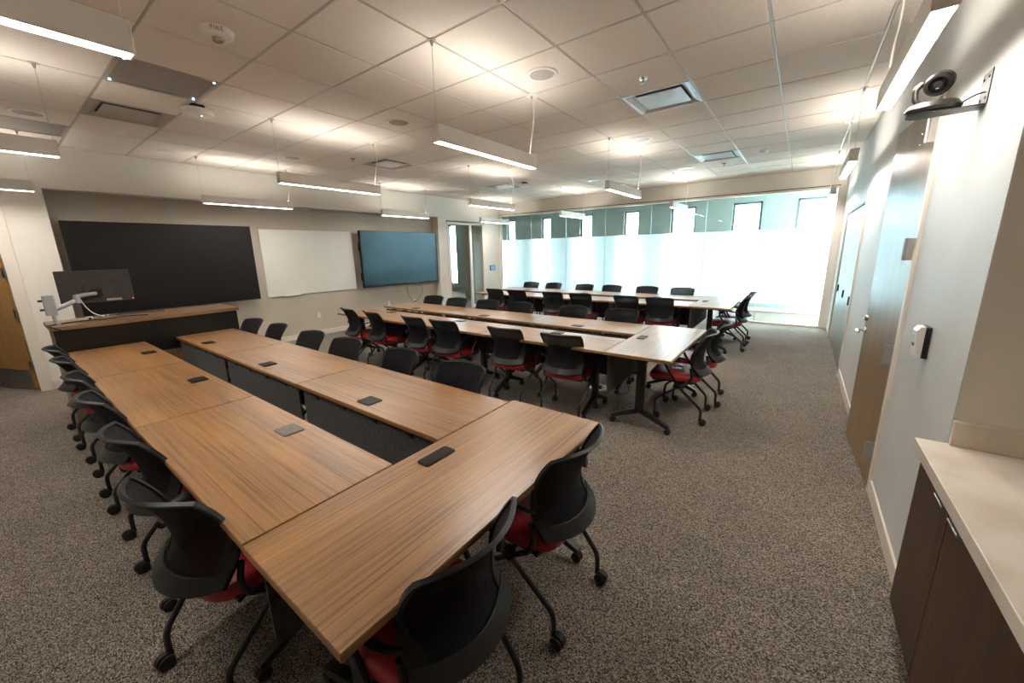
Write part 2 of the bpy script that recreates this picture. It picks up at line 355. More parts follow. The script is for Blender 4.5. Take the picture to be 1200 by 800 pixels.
# tiles replaced by vents and panels: (i, j) of the lower corner
SKIP = {(-5, -1), (-3, -1), (-7, -2), (-7, -3), (2, 4), (2, 9), (-5, 4), (-5, 9)}
def idx(x, o): return round((x-o)/T)
for a, b_ in zip(xs, xs[1:]):
    for c_, d in zip(ys, ys[1:]):
        if a > XF+0.001 and b_ - a > 0.6 and (idx(a, OX), idx(c_, OY)) in SKIP and d-c_ > 0.6: continue
        tile(a, b_, c_, d)
for x in xs[1:-1]: obj('grid_runner', B().box(x-0.007, x+0.007, ys[0], YW, ZC+0.004, ZC+0.034), 'grid_metal', ceil)
for y in ys[:-1]: obj('cross_runner', B().box(XF, XW, y-0.007, y+0.007, ZC+0.0045, ZC+0.0335), 'grid_metal', ceil)
for (x0, x1, y0, y1) in ((XF-0.02, XF+0.022, ys[0], YW), (XW-0.022, XW+0.02, ys[0], YW), (XF, XW, YW-0.022, YW+0.02)):
    obj('wall_angle', B().box(x0, x1, y0, y1, ZC-0.002, ZC+0.003), 'grid_metal', ceil)
obj('plain_panel', B().box(XF, 1.3, YB, ys[0]-0.01, ZC, ZC+0.03), 'tile_face', ceil)
obj('corridor_panel', B().box(XL, 1.5, YW+0.13, YE-0.1, ZC-0.2, ZC-0.16), 'tile_face', ceil)
obj('hall_panel', B().box(XL, XF-0.4, YB, YW+0.12, ZC-0.2, ZC-0.16), 'tile_face', ceil)

# ------------------------------------------------------------------ front wall (left in the picture): door_1, recess, door_2
wl = B()
DY0, DY1 = -0.80, 0.17           # oak door opening
GY0, GY1, GZ = 7.47, 8.95, 2.42  # glazed door opening
RY0, RY1, RZ = 0.592, 7.16, 2.517
TH = 0.40
wl.box(XF-TH, XF, YB, DY0, 0, ZC+0.03)
wl.box(XF-TH, XF, DY0, DY1+0.001, 2.20, ZC+0.03)
wl.box(XF-TH, XF, DY1, RY0, 0, ZC+0.03)
wl.box(XF-TH, XF, RY0, RY1, RZ, ZC+0.03)
wl.box(XF-TH, XF, RY1, GY0, 0, ZC+0.03)
wl.box(XF-TH, XF, GY0, GY1, GZ, ZC+0.03)
wl.box(XF-TH, XF, GY1, YW+0.12, 0, ZC+0.03)
struct('wall_left', wl, 'wall_paint')
struct('wall_left_recess', B().box(XF-TH, XR, RY0, RY1, 0, RZ), 'wall_accent')
bl = B()
bl.box(XR, XR+0.012, RY0, RY1, 0, 0.10, 0.003)
bl.box(XF, XF+0.012, DY1+0.085, RY0+0.012, 0, 0.10, 0.003)
bl.box(XF, XF+0.012, RY1-0.012, GY0-0.02, 0, 0.10, 0.003); bl.box(XF, XF+0.012, GY1+0.06, YW, 0, 0.10, 0.003)
struct('baseboard_left', bl, 'trim_paint')
tb = B()
for y0, y1 in ((DY0-0.02, DY0+0.035), (DY1-0.03, DY1+0.075)): tb.box(XF-TH-0.01, XF+0.018, y0, y1, 0, 2.16, 0.003)
tb.box(XF-TH-0.01, XF+0.018, DY0-0.02, DY1+0.075, 2.16, 2.24, 0.003)
struct('trim_1', tb, 'trim_paint', 'cream painted frame of the oak door')
# oak door, swung open away from the room
ang = math.atan2(-0.37, -0.83)
d1 = bpy.data.objects.new('door_1', None); C.objects.link(d1); d1['kind'] = 'structure'; d1['label'] = 'oak veneer door standing open at the left edge'
d1.location = (XF-0.13, DY1-0.03, 0); d1.rotation_euler = (0, 0, ang)
obj('leaf', B().box(0.005, 0.91, -0.022, 0.022, 0.015, 2.15, 0.002), 'door_oak', d1)
obj('kick_plate', B().box(0.05, 0.88, 0.022, 0.025, 0.03, 0.27), 'kick_plate', d1)
obj('glass_lite', B().box(0.55, 0.75, -0.024, 0.024, 0.36, 1.9), 'clear_glass', d1)
pb = obj('push_bar', B().tube([(0.28, 0.07, 0.99), (0.86, 0.07, 0.99)], 0.016, 10), 'steel', d1, True)
obj('bracket', B().box(0.28, 0.32, 0.02, 0.075, 0.97, 1.01, 0.004), 'steel', pb)
obj('door_stop', B().tube([(0.62, 0.02, 0.06), (0.62, 0.06, 0.05)], 0.012, 8), 'steel', d1, True)
for z in (0.33, 1.0, 1.5, 2.0):
    obj('hinge', B().box(-0.035, 0.01, 0.016, 0.036, z-0.055, z+0.055, 0.003), 'hinge_steel', d1)
# glazed sliding door
d2o = bpy.data.objects.new('door_2', None); C.objects.link(d2o); d2o['kind'] = 'structure'; d2o['label'] = 'white framed glass sliding door beside the teal-reflecting screen'
fr = B()
for y0, y1 in ((GY0, GY0+0.05), (GY1-0.06, GY1)): fr.box(XF-0.10, XF+0.012, y0, y1, 0, GZ, 0.004)
fr.box(XF-0.10, XF+0.012, GY0, GY1, GZ-0.06, GZ, 0.004)
obj('frame', fr, 'trim_paint', d2o)
obj('track', B().box(XF-0.02, XF+0.03, GY0-0.02, GY1+0.03, GZ, GZ+0.035, 0.003), 'jamb_dark', d2o)
obj('stile', B().box(XF-0.06, XF-0.01, 8.36, 8.45, 0.0, GZ-0.06, 0.004), 'white_plastic', d2o)
obj('bottom_rail', B().box(XF-0.06, XF-0.01, 8.45, GY1-0.06, 0.01, 0.10, 0.004), 'white_plastic', d2o)
obj('pane', B().box(XF-0.04, XF-0.03, 8.45, GY1-0.06, 0.1, GZ-0.06), 'clear_glass', d2o)

# ------------------------------------------------------------------ right wall with alcove, doors
HY0, HY1, HZ = 3.31, 4.25, 2.445
CY0, CY1, CZ = 6.18, 8.76, 2.14
YA = 2.140
wr = B(); RT = 0.18
wr.box(XW, XW+RT, YA, HY0, 0, ZC+0.03); wr.box(XW, XW+RT, HY0, HY1, HZ, ZC+0.03)
wr.box(XW, XW+RT, HY1, CY0, 0, ZC+0.03); wr.box(XW, XW+RT, CY0, CY1, CZ, ZC+0.03); wr.box(XW, XW+RT, CY1, YW+0.12, 0, ZC+0.03)
struct('wall_alcove_end', B().box(XW+0.002, 1.34, YA-0.001, YA+0.12, 0, ZC+0.03), 'wall_paint')
wr.box(XW+RT, XW+RT+0.05, HY0-0.1, CY1+0.2, 0, ZC)
struct('wall_right', wr, 'wall_cool')
struct('wall_alcove', B().box(1.24, 1.34, YB, YA, 0, ZC+0.03), 'wall_paint')
struct('wall_near', B().box(XF, 1.3, YB-0.1, YB, 0, ZC+0.03), 'wall_paint')
br = B()
br.box(XW-0.012, XW, YA+0.005, HY0-0.055, 0, 0.10, 0.003); br.box(XW-0.012, XW, HY1+0.055, CY0-0.01, 0, 0.10, 0.003)
struct('baseboard_right', br, 'trim_paint')
t3 = B()
for y0, y1 in ((HY0-0.055, HY0-0.002), (HY1+0.002, HY1+0.055)): t3.box(XW-0.016, XW+RT+0.01, y0, y1, 0, HZ+0.05, 0.003)
t3.box(XW-0.016, XW+RT+0.01, HY0-0.055, HY1+0.055, HZ, HZ+0.055, 0.003)
struct('trim_2', t3, 'trim_paint', 'cream painted frame of the ajar door')
d3 = bpy.data.objects.new('door_3', None); C.objects.link(d3); d3['kind'] = 'structure'; d3['label'] = 'tall veneer door standing slightly ajar in right wall'
d3.location = (XW-0.006, HY0+0.004, 0); d3.rotation_euler = (0, 0, math.atan2(0.914, -0.058))
obj('leaf', B().box(0.0, 0.914, -0.045, 0.0, 0.012, 2.435, 0.002), 'door_grey', d3)
for z in (0.28, 0.95, 1.605, 2.262):
    h = obj('hinge', B().box(-0.006, 0.0, -0.002, 0.046, z-0.065, z+0.065, 0.001), 'hinge_bright', d3)
    obj('knuckle', B().lathe([(0.008, z-0.065), (0.008, z+0.065)], 10, (-0.004, 0.048, 0)), 'hinge_bright', h, True)
lv = obj('lever', B().tube(fillet([(0.855, 0.0, 0.955), (0.855, 0.06, 0.955), (0.75, 0.06, 0.955)], 0.02), 0.010, 8), 'steel', d3, True)
obj('rose', B().lathe([(0.027, 0), (0.027, 0.008)], 16, (0.855, 0.0, 0.955), 'y'), 'steel', lv)
obj('deadbolt', B().lathe([(0.026, 0), (0.024, 0.014), (0.016, 0.016), (0.016, 0.03)], 16, (0.855, 0.0, 1.055), 'y'), 'steel', d3)
for x, z in ((0.30, 2.30), (0.22, 2.27), (0.32, 2.24)): obj('screw_plug', B().lathe([(0.006, 0), (0.005, 0.003)], 10, (x, 0, z), 'y'), 'steel', d3)
# closet: three tall flush panels
cl = thing('built_in_closet', 'tall grey wood closet with three doors in the right wall by the window', 'closet', (XW, CY0, 0))
n3 = (CY1-CY0)/3
for y0, y1 in ((-0.012, 0.012), (CY1-CY0-0.05, CY1-CY0+0.05)): obj('jamb', B().box(-0.02, 0.12, y0, y1, 0, CZ, 0.003), 'trim_paint', cl)
obj('top_track', B().box(-0.014, 0.12, 0, CY1-CY0, CZ-0.03, CZ+0.004, 0.003), 'jamb_dark', cl)
for k, py in enumerate((6.47, 7.37, 8.36)):
    y0, y1 = 0.014+k*(n3-0.02), 0.010+(k+1)*(n3-0.02)
    dd = obj('door_panel', B().box(0.004, 0.03, y0, y1, 0.012, CZ-0.032, 0.002), 'closet_wood', cl)
    obj('handle', B().box(-0.016, 0.004, py-CY0-0.03, py-CY0+0.03, 0.875, 0.985, 0.004), 'black_metal', dd)

# ------------------------------------------------------------------ glass wall toward the corridor
JX = [-7.60, -6.48, -5.32, -4.17, -3.01, -1.80, -0.69, 0.42]
wf = B()
wf.box(XF-TH, XW+RT, YW, YW+0.12, ZH, ZC+0.03); wf.box(0.44, XW, YW, YW+0.12, 0, ZH); wf.box(XF, -7.625, YW, YW+0.12, 0, ZH)
struct('wall_far', wf, 'wall_paint')
w1 = bpy.data.objects.new('window_1', None); C.objects.link(w1); w1['kind'] = 'structure'; w1['label'] = 'floor to ceiling glass wall with wide frosted band'
fb = B()
fb.box(-7.625, 0.44, YW-0.012, YW+0.06, ZH-0.055, ZH-0.012); fb.box(-7.625, 0.44, YW-0.012, YW+0.06, 0, 0.035)
fb.box(-7.625, -7.595, YW-0.012, YW+0.06, 0.035, ZH-0.055); fb.box(0.415, 0.44, YW-0.012, YW+0.06, 0.035, ZH-0.055)
obj('frame', fb, 'trim_paint', w1)
obj('shadow_gap', B().box(-7.63, 0.445, YW-0.004, YW+0.05, ZH-0.013, ZH+0.004), 'dark_gap', w1)
for a, b_ in zip(JX, JX[1:]):
    p = obj('pane', B().box(a+0.003, b_-0.003, YW+0.018, YW+0.030, 0.03, ZH-0.05), 'clear_glass', w1)
    fo = obj('frosted_film', B().box(a+0.004, b_-0.004, YW+0.034, YW+0.037, 0.425, 1.955), 'frosted_film', p)
    fo.data.materials.append(MAT['film_light_pass'])
    for pf in fo.data.polygons: pf.material_index = 1 if pf.normal.y > 0.5 else 0
for x in JX[1:-1]: obj('joint', B().box(x-0.0028, x+0.0028, YW+0.016, YW+0.032, 0.035, ZH-0.055), 'aluminium', w1)

# ------------------------------------------------------------------ corridor and outer wall
OW = [(-11.85, -11.40), (-10.2, -9.95), (-8.77, -8.40), (-7.28, -6.91), (-5.82, -5.40), (-4.38, -3.92), (-3.04, -2.40), (-1.54, -0.90), (-0.21, 0.56)]
wo = B(); xa = XL; SILL, HEAD = 0.30, 2.70
for k, (a, b_) in enumerate(OW):
    wo.box(xa, a, YO, YO+0.20, 0, ZC); wo.box(a, b_, YO, YO+0.20, 0, SILL); wo.box(a, b_, YO, YO+0.20, HEAD, ZC); xa = b_
wo.box(xa, 1.6, YO, YO+0.20, 0, ZC)
struct('wall_outer', wo, 'outer_wall')
for k, (a, b_) in enumerate(OW):
    w = bpy.data.objects.new('window_%d' % (k+2), None); C.objects.link(w); w['kind'] = 'structure'; w['label'] = 'narrow tall outer window across the corridor'
    wb_ = B()
    for x0, x1 in ((a, a+0.05), (b_-0.05, b_)): wb_.box(x0, x1, YO+0.06, YO+0.12, SILL, HEAD)
    wb_.box(a, b_, YO+0.06, YO+0.12, SILL, SILL+0.05); wb_.box(a, b_, YO+0.06, YO+0.12, HEAD-0.05, HEAD)
    obj('frame', wb_, 'jamb_dark', w)
    obj('pane', B().box(a+0.05, b_-0.05, YO+0.085, YO+0.095, SILL+0.05, HEAD-0.05), 'outer_glass', w)
struct('wall_corridor_end', B().box(1.5, 1.6, YW+0.12, YO, 0, ZC), 'outer_wall')
wc = B(); wc.box(XL, XL+0.1, YB, YO, 0, ZC); wc.box(XL, XF-TH, YB-0.1, YB, 0, ZC)
struct('wall_corridor', wc, 'wall_paint')
struct('wall_hall', B().box(-9.66, -9.0, 10.2, 10.4, 0, ZC-0.16), 'wall_accent')
struct('baseboard_outer', B().box(XL, 1.5, YO-0.012, YO, 0, 0.09), 'trim_paint')
# the street and the building opposite
struct('ground', B().box(-90, 60, 13, 120, -9.2, -9.0), 'street')
bo = thing('office_building', 'pale office building far outside the corridor windows', 'building', (2, 46, -9))
obj('wall', B().box(-45, 30, 0, 15, 0, 21), 'facade', bo)
for fz in range(5):
    for k in range(15):
        if (k + fz) % 5 == 3: continue
        obj('window', B().box(-44+k*5, -40.4+k*5, -0.08, 0.05, 1.2+fz*4.0, 3.0+fz*4.0), 'facade_glass', bo)

# ------------------------------------------------------------------ tables
TL, TD, TZ, TT = 1.484, 0.586, 0.737, 0.028
def make_table(long_module, lid):
    t = thing('training_table', 'x', 'table')
    b = B(); b.box(-TL/2+0.0025, TL/2-0.0025, -TD/2+0.0025, TD/2-0.0025, TZ-0.006, TZ, 0.0012); obj('tabletop', b, 'table_wood', t)
    b = B(); b.box(-TL/2+0.001, TL/2-0.001, -TD/2+0.001, TD/2-0.001, TZ-TT, TZ-0.004, 0.002); obj('edge_band', b, 'table_edge', t)
    w, d = (0.175, 0.075) if long_module else (0.135, 0.105)
    def rr(a, c, r): return [(sx*(a-r)+r*math.cos(q), 0.185+sy*(c-r)+r*math.sin(q)) for sx, sy, q0 in ((1, 1, 0), (-1, 1, PI/2), (-1, -1, PI), (1, -1, 3*PI/2)) for q in (q0+k*PI/8 for k in range(5))]
    pm = obj('power_module', B().prism(rr(w/2, d/2, 0.014), TZ-0.003, TZ+0.004), 'module_black' if lid != 'grey' else 'module_grey', t)
    obj('lid', B().prism(rr(w/2-0.008, d/2-0.008, 0.008), TZ+0.004, TZ+0.0055), 'module_black' if lid != 'grey' else 'module_grey', pm)
    obj('beam', B().box(-0.56, 0.56, -0.03, 0.03, TZ-TT-0.045, TZ-TT-0.005, 0.004), 'black_metal', t)
    for s in (-1, 1):
        x = s*0.55
        b = B(); b.box(x-0.025, x+0.025, -0.24, 0.24, TZ-TT-0.03, TZ-TT, 0.004)
        b.prism([(-0.042, 0.15), (0.042, 0.15), (0.036, TZ-TT-0.02), (-0.036, TZ-TT-0.02)], x-0.02, x+0.02, 'x')
        for k in (-1, 1):
            pts = [(k*0.01, 0.185), (k*0.045, 0.182), (k*0.268, 0.080), (k*0.268, 0.062), (k*0.235, 0.060), (k*0.02, 0.145)]
            b.prism(pts if k > 0 else pts[::-1], x-0.02, x+0.02, 'x')
        lg = obj('leg', b, 'black_metal', t)
        for k in (-1, 1):
            c = B(); y = k*0.255
            c.lathe([(0.010, 0.03), (0.010, 0.075)], 8, (x, y, 0))
            for q in (-1, 1): c.lathe([(0.021, -0.009), (0.027, -0.006), (0.027, 0.006), (0.021, 0.009)], 14, (x+q*0.013, y, 0.027), 'x')
            c.box(x-0.008, x+0.008, y-0.02, y+0.02, 0.03, 0.058, 0.004)
            obj('caster', c, 'rubber', lg, True)
    mp = obj('modesty_panel', B().box(-0.705, 0.705, 0.258, 0.268, 0.33, 0.69, 0.003), 'felt', t)
    for x in (-0.5, -0.17, 0.17, 0.5): obj('clip', B().box(x-0.018, x+0.018, 0.248, 0.274, 0.665, TZ-TT, 0.002), 'black_metal', mp)
    return t
ROWS = ('nearest', 'middle', 'farthest')
UOFF = (0.0, 2.852, 6.10)
XC = (-5.068, -3.580, -2.092)
protos = {}
def place_table(kind, loc, rz, label):
    if kind not in protos:
        t = make_table(kind == 'end', 'grey' if kind == 'grey' else 'black'); protos[kind] = t
        t.location = loc; t.rotation_euler = (0, 0, rz); t['label'] = label
    else: t = dup(protos[kind], loc, rz, label)
    t['group'] = 'walnut training tables'; return t
pos = ('lectern end', 'middle', 'open end')
for u, (nm, yo) in enumerate(zip(ROWS, UOFF)):
    sides = ('left row', 'right row') if u == 0 else ('near row', 'window-side row')
    ends = ('front', 'centre', 'back')
    for k, x in enumerate(XC):
        p = ('table nearest the front wall', 'middle table', 'table joining the cross table')[k]
        place_table('grey' if (k == 2 and u == 0) else 'row', (x, 0.620+yo, 0), 0, 'walnut top %s in %s of %s table block' % (p, sides[0], nm))
        place_table('row', (x, 1.474+yo, 0), PI, 'walnut top %s in %s of %s table block' % (p, sides[1], nm))
    place_table('end', (-1.052, 1.066+yo, 0), PI/2, 'walnut cross table closing the back end of %s table block' % nm)

# ------------------------------------------------------------------ chairs
ZB0, ZB1 = 0.462, 0.865
def back_pt(s, t):
    z = ZB0+(ZB1-ZB0)*t
    prof = -0.222 + 0.075*math.sin(min(1, t/0.62)*PI)**1.0*(1 if t < 0.62 else 1) if t < 0.31 else -0.147 - 0.108*((t-0.31)/0.69)**2.1
    w = 0.205 + 0.018*math.sin(t*PI*0.5) - 0.012*math.sin(t*PI)
    if t > 0.9: w -= 0.012*((t-0.9)/0.1)**2
    y = prof - 0.02 + 0.085*s*s
    zz = z - 0.012*(abs(s)**4)*(1 if t > 0.5 else -1.2)
    return (s*w, y, zz)
def make_chair():
    t = thing('training_chair', 'x', 'chair')
    # seat cushion: superellipse outline, domed, waterfall front
    b = B(); n = 28; rings = []
    def ring(k, z, drop):
        out = []
        for i in range(n):
            a = 2*PI*i/n; ca, sa = math.cos(a), math.sin(a); e = 0.45
            x = 0.232*k*math.copysign(abs(ca)**e, ca); y = 0.060+0.240*k*math.copysign(abs(sa)**e, sa)
            x *= 1-0.10*max(0, -(y-0.06)/0.24)
            zz = z - drop*max(0, (y-0.14)/0.16)**2
            out.append(b.bm.verts.new((x, y, zz)))
        return out
    for k, z, dr in ((0.90, 0.398, 0.012), (0.985, 0.405, 0.018), (1.0, 0.425, 0.022), (0.985, 0.447, 0.026), (0.93, 0.461, 0.026), (0.75, 0.468, 0.02), (0.4, 0.470, 0.01)): rings.append(ring(k, z, dr))
    for A, D in zip(rings, rings[1:]):
        for i in range(n): b.bm.faces.new((A[i], A[(i+1) % n], D[(i+1) % n], D[i]))
    b.bm.faces.new(rings[0][::-1]); b.bm.faces.new(rings[-1])
    obj('seat', b, 'red_fabric', t, True)
    obj('seat_pan', B().box(-0.20, 0.20, -0.11, 0.26, 0.376, 0.398, 0.008), 'black_plastic', t)
    # backrest: flexible frame and mesh
    fr = B()
    fr.shell(back_pt, -1, 1, 0.0, 0.125, 14, 2, (-0.013, 0.013))
    def s_in(t): return 0.74 + 0.20*min(1, max(0, (t-0.22)/0.30))**0.8
    for a in (-1, 1): fr.shell((lambda u, t: back_pt(-(s_in(t)+(1-s_in(t))*(1-u)), t)) if a < 0 else (lambda u, t: back_pt(s_in(t)+(1-s_in(t))*u, t)), 0, 1, 0.11, 1.0, 3, 14, (-0.008, 0.008))
    fr.shell(back_pt, -1, 1, 0.968, 1.0, 16, 1, (-0.007, 0.007))
    bf = obj('back_frame', fr, 'frame_plastic', t, True)
    me = B(); me.shell(lambda u, t: back_pt(u*(s_in(t)+0.03), t), -1, 1, 0.11, 0.972, 14, 14, (-0.0015, 0.0015))
    obj('mesh_panel', me, 'mesh_fabric', t, True)
    rib = B(); rib.tube([Vector(back_pt(-0.76+1.52*i/12, 0.13))+Vector((0, -0.012, 0)) for i in range(13)], 0.005, 6); obj('lip', rib, 'black_plastic', bf, True)
    # side frames
    for s in (-1, 1):
        fb_ = B()
        fb_.tube(fillet([(s*0.205, -0.20, 0.075), (s*0.205, -0.20, 0.15), (s*0.238, 0.02, 0.365), (s*0.246, 0.145, 0.58), (s*0.246, 0.13, 0.635)], 0.04), 0.0125, 8)
        fb_.tube(fillet([(s*0.232, 0.21, 0.075), (s*0.232, 0.205, 0.20), (s*0.228, 0.0, 0.352), (s*0.220, -0.09, 0.405), (s*0.208, -0.105, 0.46), (s*0.203, -0.088, 0.54)], 0.035), 0.0125, 8)
        side = obj('side_frame', fb_, 'black_metal', t, True)
        obj('pivot', B().lathe([(0.03, -0.014), (0.034, 0), (0.03, 0.014)], 12, (s*0.234, 0.012, 0.362), 'x'), 'black_plastic', side, True)
        ar = B(); ar.tube(bez((s*0.212, -0.115, 0.60), (s*0.285, -0.10, 0.645), (s*0.268, 0.02, 0.650), (s*0.252, 0.165, 0.642), 10), [0.012, 0.014, 0.016, 0.019, 0.021, 0.022, 0.022, 0.021, 0.020, 0.018, 0.012], 8, flat=0.36)
        obj('armrest', ar, 'black_plastic', t, True)
        for (cx, cy) in ((s*0.205, -0.20), (s*0.232, 0.21)):
            c = B(); ty = cy-0.022
            c.lathe([(0.011, 0.05), (0.011, 0.09)], 8, (cx, cy, 0))
            c.box(cx-0.008, cx+0.008, ty-0.012, cy+0.012, 0.028, 0.060, 0.005)
            c.lathe([(0.010, -0.011), (0.029, -0.011), (0.029, 0.011), (0.010, 0.011)], 12, (cx, ty-0.004, 0.034), 'x')
            for q in (-1, 1): c.lathe([(0.020, -0.009), (0.028, -0.006), (0.028, 0.006), (0.020, 0.009)], 14, (cx+q*0.016, ty, 0.028), 'x')
            obj('caster', c, 'rubber', side, True)
    obj('crossbar', B().tube([(-0.235, 0.012, 0.362), (0.235, 0.012, 0.362)], 0.013, 8), 'black_metal', t, True)
    obj('rear_crossbar', B().tube([(-0.212, -0.115, 0.40), (0.212, -0.115, 0.40)], 0.012, 8), 'black_metal', t, True)
    return t
chair0 = make_chair(); first = [True]
ORD = ('first', 'second', 'third', 'fourth', 'fifth', 'sixth')
def place_chair(x, y, rz, label):
    if first: first.pop(); c = chair0; c.location = (x, y, 0); c.rotation_euler = (0, 0, rz); c['label'] = label
    else: c = dup(chair0, (x, y, 0), rz, label)
    c['group'] = 'black mesh chairs with red seats'
D = math.radians
def row(xs_, ys_, rz, jig, side, nm):
    for k, (x, y, j) in enumerate(zip(xs_, ys_, jig)):
        place_chair(x, y, rz+D(j), 'red-seat black mesh chair, %s from front wall, %s of %s table block' % (ORD[k], side, nm))
row((-5.42, -4.74, -3.97, -3.27, -2.47, -1.77), (0.445, 0.445, 0.445, 0.44, 0.44, 0.405), 0, (0, 2, -2, 1, 3, 13), 'left side', 'nearest')
row((-5.43, -4.77, -3.96, -3.32, -2.555, -1.85), (1.69, 1.69, 1.69, 1.70, 1.71, 1.70), PI, (4, -3, 2, 3, -3, 4), 'right side', 'nearest')
row((-5.31, -4.70, -3.89, -3.36, -2.45, -1.79), (3.27, 3.25, 3.28, 3.29, 3.31, 3.34), 0, (-10, -8, -3, 2, 3, 5), 'near side', 'middle')
row((-5.27, -4.64, -4.0, -3.36, -2.48, -1.79), (4.57, 4.52, 4.58, 4.58, 4.62, 4.65), PI, (6, 5, 6, 7, 3, 4), 'window side', 'middle')
row((-5.16, -4.60, -3.77, -3.19, -2.32, -1.77), (6.50, 6.50, 6.53, 6.54, 6.54, 6.53), 0, (0, 3, 2, 3, -3, 2), 'near side', 'farthest')
row((-5.33, -4.70, -3.87, -3.22, -2.465, -1.79), (7.86, 7.84, 7.82, 7.82, 7.82, 7.82), PI, (4, -2, 3, 2, 3, 2), 'window side', 'farthest')
for x, y, j, lb in ((-0.865, 0.69, 0, 'red-seat mesh chair in the near foreground, back toward the camera'),
                    (-0.865, 1.365, -2, 'red-seat mesh chair at back end of nearest block, beside foreground chair'),
                    (-0.815, 3.93, 4, 'red-seat mesh chair at back end of middle block, plastic scrap on it'),
                    (-0.775, 4.48, 4, 'red-seat mesh chair at back end of middle block, nearer the window'),
                    (-0.82, 7.07, 2, 'red-seat mesh chair at back end of farthest block, nearer the camera'),
                    (-0.82, 7.68, 2, 'red-seat mesh chair at back end of farthest block, nearer the window')):
    place_chair(x, y, PI/2+D(j), lb)

# ------------------------------------------------------------------ pendant lights
def make_pendant(ln):
    t = thing('pendant_light', 'x', 'light')
    w, z0, z1 = 0.034, 2.400, 2.515
    b = B()
    b.box(-w, -w+0.004, 0, ln, z0, z1, 0.001); b.box(w-0.004, w, 0, ln, z0, z1, 0.001); b.box(-w+0.004, w-0.004, 0.004, ln-0.004, 2.445, 2.475)
    obj('housing', b, 'lamp_white', t)
    for y0, y1 in ((-0.004, 0.004), (ln-0.004, ln+0.004)): obj('end_cap', B().box(-w-0.001, w+0.001, y0, y1, z0-0.001, z1+0.001, 0.001), 'lamp_white', t)
    obj('diffuser', B().box(-w+0.0045, w-0.0045, 0.0045, ln-0.0045, z0+0.012, z0+0.018), 'lamp_down', t)
    obj('uplight', B().box(-w+0.0045, w-0.0045, 0.0045, ln-0.0045, z1-0.014, z1-0.008), 'lamp_up', t)
    for y in (0.01, ln-0.02):
        wr_ = obj('suspension_wire', B().tube([(0, y, z1-0.02), (0, y, ZC-0.004)], 0.0016, 6), 'aluminium', t)
        obj('anchor', B().lathe([(0.006, ZC-0.035), (0.010, ZC-0.02), (0.012, ZC-0.004), (0.03, ZC-0.003), (0.03, ZC)], 12, (0, y, 0)), 'vent_grey', wr_)
    obj('power_cord', B().tube(bez((0, ln-0.01, ZC-0.01), (0.03, ln+0.02, ZC-0.2), (-0.03, ln+0.01, z1+0.2), (0.005, ln-0.06, z1-0.01), 14), 0.0045, 6), 'white_cable', t, True)
    obj('cord_cover', B().lathe([(0.05, ZC-0.012), (0.06, ZC-0.004), (0.06, ZC)], 18, (0, ln+0.0, 0)), 'white_plastic', t)
    return t
PX = (-7.025, -4.587, -2.148, 0.290); PYS = (-0.75, 2.04, 5.04, 8.12)
CN = ('front wall', 'second from front', 'third from front', 'right wall'); RN = ('nearest the camera end', 'second from the near end', 'third from the near end', 'next to the glass wall')
pend = None
for i, x in enumerate(PX):
    for j, y in enumerate(PYS):
        if j == 0 and i == 3: continue
        lb = 'white linear pendant light in the %s column, %s' % (('front-wall', 'second', 'third', 'right-wall')[i], RN[j])
        if pend is None: pend = make_pendant(1.235); pend.location = (x, y, 0); pend['label'] = lb
        else: dup(pend, (x, y, 0), 0, lb)
        if j == 0:
            q = pend if i == 0 else bpy.data.objects['pendant_light.%03d' % (len([o for o in bpy.data.objects if o.name.startswith('pendant_light')])-1)]
            q.location = (x, 0.485, 0); q.rotation_euler = (0, 0, PI)
for o in bpy.data.objects:
    if o.name.startswith('pendant_light'): o['group'] = 'linear pendant lights'

# ------------------------------------------------------------------ ceiling devices
def vent(i, j, label):
    cx, cy = TX(i)+T/2, TY(j)+T/2
    t = thing('ceiling_vent', label, 'vent', (cx, cy, ZC), 0, 'square ceiling diffusers')
    h = T/2-0.009; b = B()
    for s in (-1, 1):
        b.prism([(s*h, 0), (s*(h-0.02), 0), (s*0.20, 0.03), (s*0.20, 0.033), (s*h, 0.031)][::s], -h, h, 'y')
        b.prism([(s*h, 0), (s*(h-0.02), 0), (s*0.20, 0.03), (s*0.20, 0.033), (s*h, 0.031)][::s], -h+0.02, h-0.02, 'x')
    obj('frame', b, 'vent_grey', t)
    obj('plaque', B().box(-0.205, 0.205, -0.205, 0.205, 0.004, 0.009, 0.002), 'vent_grey', t)
    obj('throat', B().box(-0.235, 0.235, -0.235, 0.235, 0.026, 0.0335), 'dark_gap', t)
vent(-5, -1, 'grey square ceiling diffuser above the lectern beside the round detector')
vent(2, 4, 'grey square ceiling diffuser beside the sprinkler, largest on the right half of ceiling')
vent(2, 9, 'grey square ceiling diffuser near the glass wall, right half of ceiling')
vent(-5, 4, 'grey square ceiling diffuser above the middle table block near front wall')
vent(-5, 9, 'grey square ceiling diffuser above farthest table block near front wall')
def panel(i, j0, j1, label, clip_glints):
    cx, cy = TX(i)+T/2, (TY(j0)+TY(j1))/2; hx, hy = T/2-0.009, (TY(j1)-TY(j0))/2-0.009
    t = thing('ceiling_panel', label, 'panel', (cx, cy, ZC))
    obj('face', B().box(-hx, hx, -hy, hy, 0.008, 0.03, 0.002), 'grey_panel', t)
    fr = B()
    for s in (-1, 1): fr.box(s*hx-0.012 if s > 0 else -hx, hx if s > 0 else -hx+0.012, -hy, hy, 0.0, 0.03); fr.box(-hx+0.012, hx-0.012, hy-0.012 if s > 0 else -hy, hy if s > 0 else -hy+0.012, 0, 0.03)
    obj('frame', fr, 'vent_grey', t)
    if clip_glints:
        for sx in (-1, 1):
            for sy in (-1, 1): obj('blue_dot', B().lathe([(0.008, -0.004), (0.008, 0.008)], 10, (sx*(hx-0.03), sy*(hy-0.03), 0)), 'glow_blue', t)  # glowing dots imitate blue reflections on the panel clips
